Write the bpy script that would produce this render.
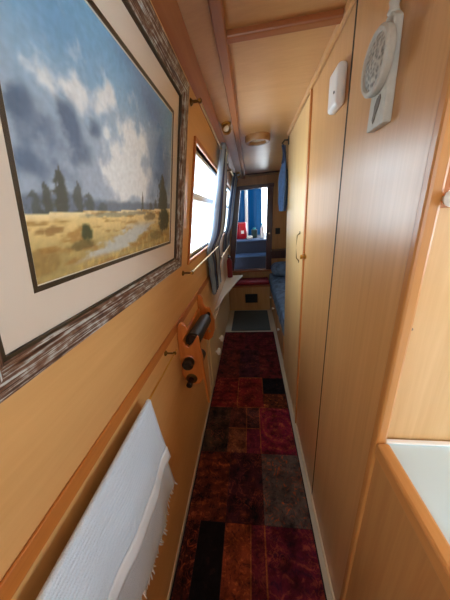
import bpy, bmesh, math, random
import numpy as np
from mathutils import Vector, Matrix, noise

random.seed(7)
sc = bpy.context.scene
for o in list(bpy.data.objects):
    bpy.data.objects.remove(o)
COL = sc.collection
PI = math.pi

# ------------------------------------------------------------------ camera
YAW, PITCH, ROLL, FPX = math.radians(7.136), math.radians(19.82), math.radians(-4.017), 232.95
CAMZ = 1.5
_cy, _sy, _cp, _sp = math.cos(YAW), math.sin(YAW), math.cos(PITCH), math.sin(PITCH)
_F = Vector((-_sy * _cp, _cy * _cp, -_sp))
_R = Vector((_cy, _sy, 0))
_U = _R.cross(_F)
_R2 = math.cos(ROLL) * _R + math.sin(ROLL) * _U
_U2 = -math.sin(ROLL) * _R + math.cos(ROLL) * _U
cam_data = bpy.data.cameras.new('camera')
cam = bpy.data.objects.new('camera', cam_data)
COL.objects.link(cam)
cam_data.sensor_fit = 'HORIZONTAL'
cam_data.sensor_width = 36.0
cam_data.lens = 36.0 * FPX / 450.0
cam_data.clip_start = 0.02
cam.matrix_world = Matrix(((_R2.x, _U2.x, -_F.x, 0), (_R2.y, _U2.y, -_F.y, 0), (_R2.z, _U2.z, -_F.z, CAMZ), (0, 0, 0, 1)))
sc.camera = cam

# ------------------------------------------------------------------ daylight, exposure
world = bpy.data.worlds.new('overcast_sky')
sc.world = world
world.use_nodes = True
_bg = world.node_tree.nodes['Background']
_bg.inputs[0].default_value = (0.80, 0.91, 1.0, 1)
_bg.inputs[1].default_value = 8.5
sc.view_settings.view_transform = 'Standard'
sc.view_settings.look = 'None'
sc.view_settings.exposure = 0.5
sc.view_settings.gamma = 1.0
sc.view_settings.use_curve_mapping = False
sc.cycles.diffuse_bounces = 8
sc.cycles.max_bounces = 14
sc.cycles.transparent_max_bounces = 16


def portal(name, loc, direction, sx, sy):
    l = bpy.data.lights.new(name, 'AREA')
    l.shape = 'RECTANGLE'
    l.size, l.size_y = sx, sy
    l.cycles.is_portal = True
    o = bpy.data.objects.new(name, l)
    COL.objects.link(o)
    o.location = loc
    o.rotation_euler = Vector(direction).to_track_quat('-Z', 'Z').to_euler()
    return o


# cabin cross-section of the left side: plumb up to the gunwale, then leaning inwards
XL, ZG, LEAN = -0.385, 1.01, 0.178
XR = 0.298


def xw(z):
    return XL + LEAN * max(0.0, z - ZG)


WINDOWS_L = [(1.22, 2.13, 1.29, 1.82), (2.72, 3.48, 1.29, 1.82), (-1.35, -0.45, 1.29, 1.82)]  # last opening is unseen, added behind the camera for lighting
WINDOWS_R = [(-0.62, 0.34, 1.14, 1.78)]
XH = 1.36
for i, (y0, y1, z0, z1) in enumerate(WINDOWS_L):
    portal('window_portal', (xw((z0 + z1) / 2) - 0.07, (y0 + y1) / 2, (z0 + z1) / 2), (1, 0, -0.1), y1 - y0, z1 - z0)
for i, (y0, y1, z0, z1) in enumerate(WINDOWS_R):
    portal('window_portal', (XH + 0.07, (y0 + y1) / 2, (z0 + z1) / 2), (-1, 0, 0), y1 - y0, z1 - z0)
portal('stern_fill_portal', (0.04, -1.98, 1.445), (0, 1, 0), 0.58, 0.79)  # sky through the added stern window
portal('door_portal', (0, 4.08, 1.25), (0, -1, 0), 0.62, 1.35)


# ------------------------------------------------------------------ mesh builder
class MB:
    def __init__(self):
        self.v, self.f, self.m, self.uv = [], [], [], {}

    def add(self, verts, faces, mi=0):
        b = len(self.v)
        self.v += [tuple(p) for p in verts]
        for f in faces:
            self.f.append(tuple(b + i for i in f))
            self.m.append(mi)
        return self

    def hexa(self, p, mi=0):      # 8 points: bottom ring 0-3, top ring 4-7
        return self.add(p, [(3, 2, 1, 0), (4, 5, 6, 7), (0, 1, 5, 4), (1, 2, 6, 5), (2, 3, 7, 6), (3, 0, 4, 7)], mi)

    def box(self, x0, x1, y0, y1, z0, z1, mi=0):
        return self.hexa([(x0, y0, z0), (x1, y0, z0), (x1, y1, z0), (x0, y1, z0),
                          (x0, y0, z1), (x1, y0, z1), (x1, y1, z1), (x0, y1, z1)], mi)

    def slab(self, y0, y1, z0, z1, a, b, mi=0):      # follows the leaning side wall; a<b offsets along +X
        return self.hexa([(xw(z0) + a, y0, z0), (xw(z0) + b, y0, z0), (xw(z0) + b, y1, z0), (xw(z0) + a, y1, z0),
                          (xw(z1) + a, y0, z1), (xw(z1) + b, y0, z1), (xw(z1) + b, y1, z1), (xw(z1) + a, y1, z1)], mi)

    def prism(self, pts, axis, a, b, mi=0):
        """polygon in the plane across `axis`, pushed from a to b.  X:(y,z) Y:(x,z) Z:(x,y)"""
        def mk(p, t):
            return {'X': (t, p[0], p[1]), 'Y': (p[0], t, p[1]), 'Z': (p[0], p[1], t)}[axis]
        n = len(pts)
        vs = [mk(p, a) for p in pts] + [mk(p, b) for p in pts]
        fs = [tuple(range(n))[::-1], tuple(range(n, 2 * n))] + [(i, (i + 1) % n, n + (i + 1) % n, n + i) for i in range(n)]
        return self.add(vs, fs, mi)

    def tube(self, pts, r, seg=10, mi=0, cap=True):
        pts = [Vector(p) for p in pts]
        n = len(pts)
        rs = r if isinstance(r, (list, tuple)) else [r] * n
        t0 = (pts[1] - pts[0]).normalized()
        up = Vector((0, 0, 1)) if abs(t0.z) < 0.9 else Vector((1, 0, 0))
        vs, fs = [], []
        for i, p in enumerate(pts):
            t = (pts[min(i + 1, n - 1)] - pts[max(i - 1, 0)]).normalized()
            s = t.cross(up).normalized()
            u = s.cross(t)
            for k in range(seg):
                a = 2 * PI * k / seg
                vs.append(p + rs[i] * (math.cos(a) * s + math.sin(a) * u))
        for i in range(n - 1):
            for k in range(seg):
                fs.append((i * seg + k, i * seg + (k + 1) % seg, (i + 1) * seg + (k + 1) % seg, (i + 1) * seg + k))
        if cap:
            fs.append(tuple(range(seg))[::-1])
            fs.append(tuple((n - 1) * seg + k for k in range(seg)))
        return self.add(vs, fs, mi)

    def lathe(self, prof, origin, axis, seg=24, mi=0):
        """prof: (radius, along) pairs, along `axis` from origin"""
        ax = Vector(axis).normalized()
        o = Vector(origin)
        up = Vector((0, 0, 1)) if abs(ax.z) < 0.9 else Vector((1, 0, 0))
        s = ax.cross(up).normalized()
        u = s.cross(ax)
        vs, fs = [], []
        n = len(prof)
        for r, h in prof:
            for k in range(seg):
                a = 2 * PI * k / seg
                vs.append(o + ax * h + max(r, 1e-4) * (math.cos(a) * s + math.sin(a) * u))
        for i in range(n - 1):
            for k in range(seg):
                fs.append((i * seg + k, i * seg + (k + 1) % seg, (i + 1) * seg + (k + 1) % seg, (i + 1) * seg + k))
        fs.append(tuple(range(seg))[::-1])
        fs.append(tuple((n - 1) * seg + k for k in range(seg)))
        return self.add(vs, fs, mi)

    def grid(self, fn, nu, nv, mi=0):
        vs = [fn(i / nu, j / nv) for j in range(nv + 1) for i in range(nu + 1)]
        w = nu + 1
        fs = [(j * w + i, j * w + i + 1, (j + 1) * w + i + 1, (j + 1) * w + i) for j in range(nv) for i in range(nu)]
        return self.add(vs, fs, mi)

    def build(self, name, mats, parent=None, bevel=0.0, smooth=False, origin=None, solid=0.0, seg=2, subsurf=0):
        if not isinstance(mats, (list, tuple)):
            mats = [mats]
        off = Vector(origin) if origin is not None else (Vector(parent['_o']) if parent is not None else Vector((0, 0, 0)))
        me = bpy.data.meshes.new(name)
        me.from_pydata([tuple(Vector(p) - off) for p in self.v], [], self.f)
        for m in mats:
            me.materials.append(m)
        for p, mi in zip(me.polygons, self.m):
            p.material_index = mi
        bm = bmesh.new()
        bm.from_mesh(me)
        bmesh.ops.recalc_face_normals(bm, faces=bm.faces)
        bm.to_mesh(me)
        bm.free()
        if smooth:
            me.polygons.foreach_set('use_smooth', [True] * len(me.polygons))
            if smooth == 'auto':
                me.set_sharp_from_angle(angle=math.radians(38))
        o = bpy.data.objects.new(name, me)
        COL.objects.link(o)
        if parent is not None:
            o.parent = parent
            po = Vector(parent['_o'])
            o.location = off - po
        else:
            o.location = off
        o['_o'] = tuple(off)
        if solid:
            md = o.modifiers.new('thickness', 'SOLIDIFY')
            md.thickness = solid
            md.offset = 0
        if subsurf:
            md = o.modifiers.new('smooth', 'SUBSURF')
            md.levels = md.render_levels = subsurf
        if bevel:
            md = o.modifiers.new('edge', 'BEVEL')
            md.width = bevel
            md.segments = seg
            md.limit_method = 'ANGLE'
        return o


def tag(o, label, cat, group=None, kind=None):
    o['label'] = label
    o['category'] = cat
    if group:
        o['group'] = group
    if kind:
        o['kind'] = kind
    return o


def thing(name, label, cat, loc, group=None):
    o = bpy.data.objects.new(name, None)
    COL.objects.link(o)
    o.location = loc
    o.empty_display_size = 0.05
    o['_o'] = tuple(loc)
    return tag(o, label, cat, group)


def struct(o):
    o['kind'] = 'structure'
    return o


# ------------------------------------------------------------------ materials
def srgb(r, g, b):
    def f(c):
        c /= 255.0
        return c / 12.92 if c <= 0.04045 else ((c + 0.055) / 1.055) ** 2.4
    return (f(r), f(g), f(b), 1)


def newmat(name):
    m = bpy.data.materials.new(name)
    m.use_nodes = True
    nt = m.node_tree
    return m, nt, nt.nodes['Principled BSDF']


def plain(name, col, rough=0.5, metal=0.0, coat=0.0, spec=0.5, bump=0.0, bscale=200.0, vary=0.0):
    m, nt, b = newmat(name)
    b.inputs['Base Color'].default_value = col
    b.inputs['Roughness'].default_value = rough
    b.inputs['Metallic'].default_value = metal
    b.inputs['Coat Weight'].default_value = coat
    b.inputs['Specular IOR Level'].default_value = spec
    if bump or vary:
        tc = nt.nodes.new('ShaderNodeTexCoord')
        n = nt.nodes.new('ShaderNodeTexNoise')
        n.inputs['Scale'].default_value = bscale
        n.inputs['Detail'].default_value = 4
        nt.links.new(tc.outputs['Object'], n.inputs['Vector'])
        if bump:
            bp = nt.nodes.new('ShaderNodeBump')
            bp.inputs['Strength'].default_value = bump
            bp.inputs['Distance'].default_value = 0.002
            nt.links.new(n.outputs['Fac'], bp.inputs['Height'])
            nt.links.new(bp.outputs[0], b.inputs['Normal'])
        if vary:
            r = nt.nodes.new('ShaderNodeValToRGB')
            r.color_ramp.elements[0].position = 0.3
            r.color_ramp.elements[1].position = 0.7
            r.color_ramp.elements[0].color = tuple(c * (1 - vary) for c in col[:3]) + (1,)
            r.color_ramp.elements[1].color = col
            nt.links.new(n.outputs['Fac'], r.inputs[0])
            nt.links.new(r.outputs[0], b.inputs['Base Color'])
    return m


def wood(name, light, dark, axis='Z', rough=0.38, coat=0.25, fine=70.0, along=2.2, streak=0.5, crough=0.22):
    """varnished veneer: long fine fibres along `axis` and broad soft figure"""
    m, nt, b = newmat(name)
    N, L = nt.nodes, nt.links
    tc = N.new('ShaderNodeTexCoord')
    mp = N.new('ShaderNodeMapping')
    s = [fine, fine, fine]
    s['XYZ'.index(axis)] = along
    mp.inputs['Scale'].default_value = s
    L.new(tc.outputs['Object'], mp.inputs['Vector'])
    n1 = N.new('ShaderNodeTexNoise')
    n1.inputs['Scale'].default_value = 1.0
    n1.inputs['Detail'].default_value = 6
    n1.inputs['Roughness'].default_value = 0.62
    n1.inputs['Distortion'].default_value = 0.25
    L.new(mp.outputs[0], n1.inputs['Vector'])
    mp2 = N.new('ShaderNodeMapping')
    s2 = [9.0, 9.0, 9.0]
    s2['XYZ'.index(axis)] = 0.9
    mp2.inputs['Scale'].default_value = s2
    L.new(tc.outputs['Object'], mp2.inputs['Vector'])
    n2 = N.new('ShaderNodeTexNoise')
    n2.inputs['Scale'].default_value = 1.0
    n2.inputs['Detail'].default_value = 3
    n2.inputs['Distortion'].default_value = 0.8
    L.new(mp2.outputs[0], n2.inputs['Vector'])
    mx = N.new('ShaderNodeMix')
    mx.data_type = 'FLOAT'
    mx.inputs[0].default_value = streak
    L.new(n2.outputs['Fac'], mx.inputs[2])
    L.new(n1.outputs['Fac'], mx.inputs[3])
    cr = N.new('ShaderNodeValToRGB')
    cr.color_ramp.elements[0].position = 0.34
    cr.color_ramp.elements[0].color = dark
    cr.color_ramp.elements[1].position = 0.66
    cr.color_ramp.elements[1].color = light
    L.new(mx.outputs[0], cr.inputs[0])
    L.new(cr.outputs[0], b.inputs['Base Color'])
    b.inputs['Roughness'].default_value = rough
    b.inputs['Coat Weight'].default_value = coat
    b.inputs['Coat Roughness'].default_value = crough
    bp = N.new('ShaderNodeBump')
    bp.inputs['Strength'].default_value = 0.08
    bp.inputs['Distance'].default_value = 0.002
    L.new(n1.outputs['Fac'], bp.inputs['Height'])
    L.new(bp.outputs[0], b.inputs['Normal'])
    return m


def glass(name, tint=(0.96, 0.98, 0.98, 1), refl=0.9, rough=0.0):
    m = bpy.data.materials.new(name)
    m.use_nodes = True
    nt = m.node_tree
    nt.nodes.remove(nt.nodes['Principled BSDF'])
    out = nt.nodes['Material Output']
    t = nt.nodes.new('ShaderNodeBsdfTransparent')
    t.inputs[0].default_value = tint
    g = nt.nodes.new('ShaderNodeBsdfGlossy')
    g.inputs['Roughness'].default_value = rough
    fr = nt.nodes.new('ShaderNodeLayerWeight')
    pw = nt.nodes.new('ShaderNodeMath')
    pw.operation = 'POWER'
    pw.inputs[1].default_value = 5.0
    nt.links.new(fr.outputs['Facing'], pw.inputs[0])
    mu = nt.nodes.new('ShaderNodeMath')
    mu.operation = 'MULTIPLY_ADD'
    mu.inputs[1].default_value = refl
    mu.inputs[2].default_value = 0.04 * refl
    mx = nt.nodes.new('ShaderNodeMixShader')
    nt.links.new(pw.outputs[0], mu.inputs[0])
    nt.links.new(mu.outputs[0], mx.inputs[0])
    nt.links.new(t.outputs[0], mx.inputs[1])
    nt.links.new(g.outputs[0], mx.inputs[2])
    nt.links.new(mx.outputs[0], out.inputs['Surface'])
    return m


M = {}
M['left_wood'] = wood('honey_veneer_side', srgb(219, 171, 110), srgb(209, 158, 97), 'Y', rough=0.42, coat=0.15, fine=55, along=5)
M['panel'] = wood('honey_veneer_panel', srgb(214, 166, 108), srgb(194, 141, 84), 'Z', rough=0.36, coat=0.5, fine=80, along=1.6, crough=0.30)
M['pale_door'] = wood('pale_ash_door', srgb(232, 196, 138), srgb(216, 174, 114), 'Z', rough=0.36, coat=0.4, fine=80, along=1.6, crough=0.30)
M['alcove'] = wood('alcove_veneer', srgb(226, 186, 132), srgb(206, 160, 106), 'Z', rough=0.4, coat=0.3, fine=60, along=2.0)
M['cabinet'] = wood('cabinet_veneer', srgb(206, 156, 96), srgb(182, 128, 74), 'Z', rough=0.4, coat=0.3, fine=60, along=2.0)
M['ceiling'] = wood('ceiling_veneer', srgb(204, 156, 102), srgb(190, 140, 86), 'X', rough=0.36, coat=0.45, fine=90, along=14, crough=0.42)
M['orange_trim_y'] = wood('varnished_trim_lengthwise', srgb(190, 118, 52), srgb(164, 94, 36), 'Y', rough=0.4, coat=0.15, fine=60)
M['orange_trim_x'] = wood('varnished_trim_crosswise', srgb(176, 106, 54), srgb(148, 84, 40), 'X', rough=0.42, coat=0.12, fine=60)
M['orange_trim_z'] = wood('varnished_trim_upright', srgb(200, 128, 66), srgb(172, 100, 46), 'Z', rough=0.35, coat=0.4, fine=60)
M['rack_wood'] = wood('orange_pine', srgb(212, 130, 58), srgb(184, 102, 38), 'Z', rough=0.38, coat=0.3, fine=50)
M['edge_y'] = wood('honey_edging_lengthwise', srgb(212, 152, 88), srgb(190, 126, 64), 'Y', rough=0.38, coat=0.3, fine=60)
M['edge_z'] = wood('honey_edging_upright', srgb(206, 146, 82), srgb(184, 122, 62), 'Z', rough=0.38, coat=0.3, fine=60)
M['beam'] = wood('brown_ceiling_beam', srgb(170, 106, 56), srgb(146, 84, 40), 'Y', rough=0.58, coat=0.0, fine=60)
M['mahogany'] = wood('dark_mahogany', srgb(86, 34, 24), srgb(56, 22, 18), 'Z', rough=0.35, coat=0.4, fine=60)
M['vent_wood'] = wood('brown_vent_ring', srgb(164, 118, 70), srgb(140, 96, 54), 'X', rough=0.4, coat=0.1, fine=60)
M['far_wood'] = wood('bulkhead_veneer', srgb(196, 148, 92), srgb(172, 122, 70), 'Z', rough=0.4, coat=0.3, fine=60)
M['cupboard'] = plain('buff_paint', srgb(206, 182, 142), 0.45, vary=0.05, bscale=8)
M['cream'] = plain('cream_paint', srgb(222, 208, 178), 0.45, vary=0.05, bscale=8)
M['cream_floor'] = plain('cream_vinyl', srgb(196, 188, 168), 0.45, vary=0.1, bscale=12)
M['white'] = plain('white_plastic', srgb(244, 243, 238), 0.32)
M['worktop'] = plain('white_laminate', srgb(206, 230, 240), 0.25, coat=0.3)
M['brass'] = plain('aged_brass', srgb(196, 152, 76), 0.28, metal=1.0)
M['dark_brass'] = plain('dark_brass', srgb(110, 84, 48), 0.35, metal=1.0)
M['chrome'] = plain('chrome', srgb(200, 200, 200), 0.15, metal=1.0)
M['black'] = plain('black_iron', srgb(26, 24, 22), 0.4)
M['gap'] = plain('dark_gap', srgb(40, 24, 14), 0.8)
M['alu'] = plain('pale_aluminium', srgb(226, 228, 228), 0.4)
M['pane'] = glass('window_glass')
M['art_glass'] = glass('picture_glass', (1, 1, 1, 1), refl=0.3, rough=0.02)
M['matboard'] = plain('mat_board', srgb(214, 200, 184), 0.8, bump=0.1, bscale=300)
M['fillet'] = plain('olive_fillet', srgb(58, 46, 28), 0.5)
M['whiteline'] = plain('bevel_edge', srgb(226, 220, 204), 0.7)
M['bottle'] = plain('bottle_glass', srgb(52, 38, 26), 0.5, spec=0.2)
M['foil'] = plain('bottle_foil', srgb(60, 52, 44), 0.25, metal=0.7)
M['blue_cloth'] = plain('blue_cloth', srgb(66, 92, 132), 0.85, bump=0.4, bscale=60, vary=0.35)
M['bed_cloth'] = plain('patterned_bed_cloth', srgb(120, 150, 186), 0.9, bump=0.3, bscale=14, vary=0.72)
M['navy_cloth'] = plain('navy_cloth', srgb(28, 38, 66), 0.9, bump=0.3, bscale=60)
M['red_cushion'] = plain('red_cushion_cloth', srgb(150, 40, 52), 0.85, bump=0.3, bscale=120, vary=0.15)
M['grey_mat'] = plain('grey_mat', srgb(84, 96, 98), 0.95, bump=0.6, bscale=400, vary=0.25)
M['red_paint'] = plain('red_enamel', srgb(206, 20, 36), 0.3, coat=0.4)
M['extinguisher'] = plain('extinguisher_red', srgb(150, 18, 24), 0.3, coat=0.4)
M['navy_step'] = plain('navy_step_paint', srgb(18, 32, 58), 0.6, vary=0.2, bscale=20)
M['tread'] = plain('tread_highlight', srgb(62, 92, 132), 0.5)  # highlight on the tread edges put into a lighter blue
M['white_post'] = plain('white_post_paint', srgb(240, 238, 232), 0.4)
M['teal'] = plain('teal_plastic', srgb(30, 160, 170), 0.4)
M['dark_can'] = plain('dark_green_can', srgb(24, 52, 52), 0.4)
M['plaque'] = plain('bleached_wood', srgb(200, 200, 190), 0.6, bump=0.3, bscale=90, vary=0.12)
M['plaque_dark'] = plain('carved_recess', srgb(104, 98, 88), 0.7)
M['cord'] = plain('grey_cord', srgb(120, 108, 92), 0.9)


def carved():
    m, nt, b = newmat('carved_bleached_wood')
    N, L = nt.nodes, nt.links
    tc = N.new('ShaderNodeTexCoord')
    v = N.new('ShaderNodeTexVoronoi')
    v.inputs['Scale'].default_value = 150
    v.feature = 'SMOOTH_F1'
    L.new(tc.outputs['Object'], v.inputs['Vector'])
    cr = N.new('ShaderNodeValToRGB')
    cr.color_ramp.elements[0].position = 0.2
    cr.color_ramp.elements[0].color = srgb(120, 118, 110)
    cr.color_ramp.elements[1].position = 0.6
    cr.color_ramp.elements[1].color = srgb(192, 188, 174)
    L.new(v.outputs['Distance'], cr.inputs[0])
    L.new(cr.outputs[0], b.inputs['Base Color'])
    bp = N.new('ShaderNodeBump')
    bp.inputs['Strength'].default_value = 0.7
    bp.inputs['Distance'].default_value = 0.004
    L.new(v.outputs['Distance'], bp.inputs['Height'])
    L.new(bp.outputs[0], b.inputs['Normal'])
    b.inputs['Roughness'].default_value = 0.6
    return m


def distressed():
    """picture frame: brown wood with silvery streaks along each rail (UV: u along the rail)"""
    m, nt, b = newmat('distressed_frame')
    N, L = nt.nodes, nt.links
    uv = N.new('ShaderNodeUVMap')
    mp = N.new('ShaderNodeMapping')
    mp.inputs['Scale'].default_value = (9, 360, 1)
    L.new(uv.outputs[0], mp.inputs['Vector'])
    n = N.new('ShaderNodeTexNoise')
    n.inputs['Scale'].default_value = 1.0
    n.inputs['Detail'].default_value = 5
    n.inputs['Roughness'].default_value = 0.6
    n.inputs['Distortion'].default_value = 0.5
    L.new(mp.outputs[0], n.inputs['Vector'])
    mp2 = N.new('ShaderNodeMapping')
    mp2.inputs['Scale'].default_value = (46, 60, 1)
    L.new(uv.outputs[0], mp2.inputs['Vector'])
    n2 = N.new('ShaderNodeTexNoise')
    n2.inputs['Scale'].default_value = 1.0
    n2.inputs['Detail'].default_value = 3
    L.new(mp2.outputs[0], n2.inputs['Vector'])
    ad = N.new('ShaderNodeMath')
    ad.operation = 'MULTIPLY_ADD'
    ad.inputs[1].default_value = 1.45
    n2w = N.new('ShaderNodeMath'); n2w.operation = 'MULTIPLY'; n2w.inputs[1].default_value = 0.55
    L.new(n2.outputs['Fac'], n2w.inputs[0])
    L.new(n.outputs['Fac'], ad.inputs[0])
    L.new(n2w.outputs[0], ad.inputs[2])
    cr = N.new('ShaderNodeValToRGB')
    e = cr.color_ramp.elements
    e[0].position, e[0].color = 0.40, srgb(48, 30, 18)
    e[1].position, e[1].color = 0.58, srgb(190, 196, 194)
    a = e.new(0.47); a.color = srgb(100, 62, 38)
    a = e.new(0.52); a.color = srgb(122, 96, 78)
    mul = N.new('ShaderNodeMath')
    mul.operation = 'MULTIPLY'
    mul.inputs[1].default_value = 0.5
    L.new(ad.outputs[0], mul.inputs[0])
    L.new(mul.outputs[0], cr.inputs[0])
    L.new(cr.outputs[0], b.inputs['Base Color'])
    b.inputs['Roughness'].default_value = 0.5
    bp = N.new('ShaderNodeBump')
    bp.inputs['Strength'].default_value = 0.4
    bp.inputs['Distance'].default_value = 0.003
    L.new(n.outputs['Fac'], bp.inputs['Height'])
    L.new(bp.outputs[0], b.inputs['Normal'])
    return m


def towel_mat():
    m, nt, b = newmat('white_towel')
    N, L = nt.nodes, nt.links
    tc = N.new('ShaderNodeTexCoord')
    w1 = N.new('ShaderNodeTexWave'); w1.bands_direction = 'Z'
    w1.inputs['Scale'].default_value = 28
    w1.inputs['Distortion'].default_value = 1.5
    w1.inputs['Detail'].default_value = 2
    L.new(tc.outputs['Object'], w1.inputs['Vector'])
    n = N.new('ShaderNodeTexNoise')
    n.inputs['Scale'].default_value = 420
    L.new(tc.outputs['Object'], n.inputs['Vector'])
    ad = N.new('ShaderNodeMath'); ad.operation = 'ADD'
    L.new(w1.outputs['Fac'], ad.inputs[0]); L.new(n.outputs['Fac'], ad.inputs[1])
    bp = N.new('ShaderNodeBump')
    bp.inputs['Strength'].default_value = 0.55
    bp.inputs['Distance'].default_value = 0.003
    L.new(ad.outputs[0], bp.inputs['Height'])
    L.new(bp.outputs[0], b.inputs['Normal'])
    b.inputs['Base Color'].default_value = srgb(202, 218, 234)
    b.inputs['Roughness'].default_value = 0.95
    b.inputs['Sheen Weight'].default_value = 0.2
    return m


def curtain_mat():
    """striped cloth; UV u runs across the cloth"""
    m, nt, b = newmat('striped_curtain_cloth')
    N, L = nt.nodes, nt.links
    uv = N.new('ShaderNodeUVMap')
    sp = N.new('ShaderNodeSeparateXYZ')
    L.new(uv.outputs[0], sp.inputs[0])
    mu = N.new('ShaderNodeMath'); mu.operation = 'MULTIPLY'; mu.inputs[1].default_value = 4.0
    L.new(sp.outputs[0], mu.inputs[0])
    fr = N.new('ShaderNodeMath'); fr.operation = 'FRACT'
    L.new(mu.outputs[0], fr.inputs[0])
    cr = N.new('ShaderNodeValToRGB')
    cr.color_ramp.interpolation = 'CONSTANT'
    e = cr.color_ramp.elements
    cols = [(0.0, (150, 164, 184)), (0.18, (70, 88, 126)), (0.30, (206, 210, 214)), (0.42, (104, 92, 100)), (0.55, (150, 170, 196)), (0.68, (92, 70, 70)), (0.84, (190, 196, 206))]
    e[0].position, e[0].color = 0.0, srgb(*cols[0][1])
    e[1].position, e[1].color = cols[1][0], srgb(*cols[1][1])
    for p, c in cols[2:]:
        k = e.new(p); k.color = srgb(*c)
    L.new(fr.outputs[0], cr.inputs[0])
    L.new(cr.outputs[0], b.inputs['Base Color'])
    b.inputs['Roughness'].default_value = 0.9
    tr = N.new('ShaderNodeBsdfTranslucent')
    L.new(cr.outputs[0], tr.inputs[0])
    mx = N.new('ShaderNodeMixShader'); mx.inputs[0].default_value = 0.25
    out = N['Material Output']
    L.new(b.outputs[0], mx.inputs[1]); L.new(tr.outputs[0], mx.inputs[2])
    L.new(mx.outputs[0], out.inputs['Surface'])
    return m


def tarp_mat():
    m, nt, b = newmat('blue_tarpaulin')
    N, L = nt.nodes, nt.links
    b.inputs['Base Color'].default_value = srgb(4, 98, 138)
    b.inputs['Roughness'].default_value = 0.5
    tr = N.new('ShaderNodeBsdfTranslucent')
    tr.inputs[0].default_value = srgb(4, 98, 138)
    mx = N.new('ShaderNodeMixShader'); mx.inputs[0].default_value = 0.4
    L.new(b.outputs[0], mx.inputs[1]); L.new(tr.outputs[0], mx.inputs[2])
    L.new(mx.outputs[0], N['Material Output'].inputs['Surface'])
    return m


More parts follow.
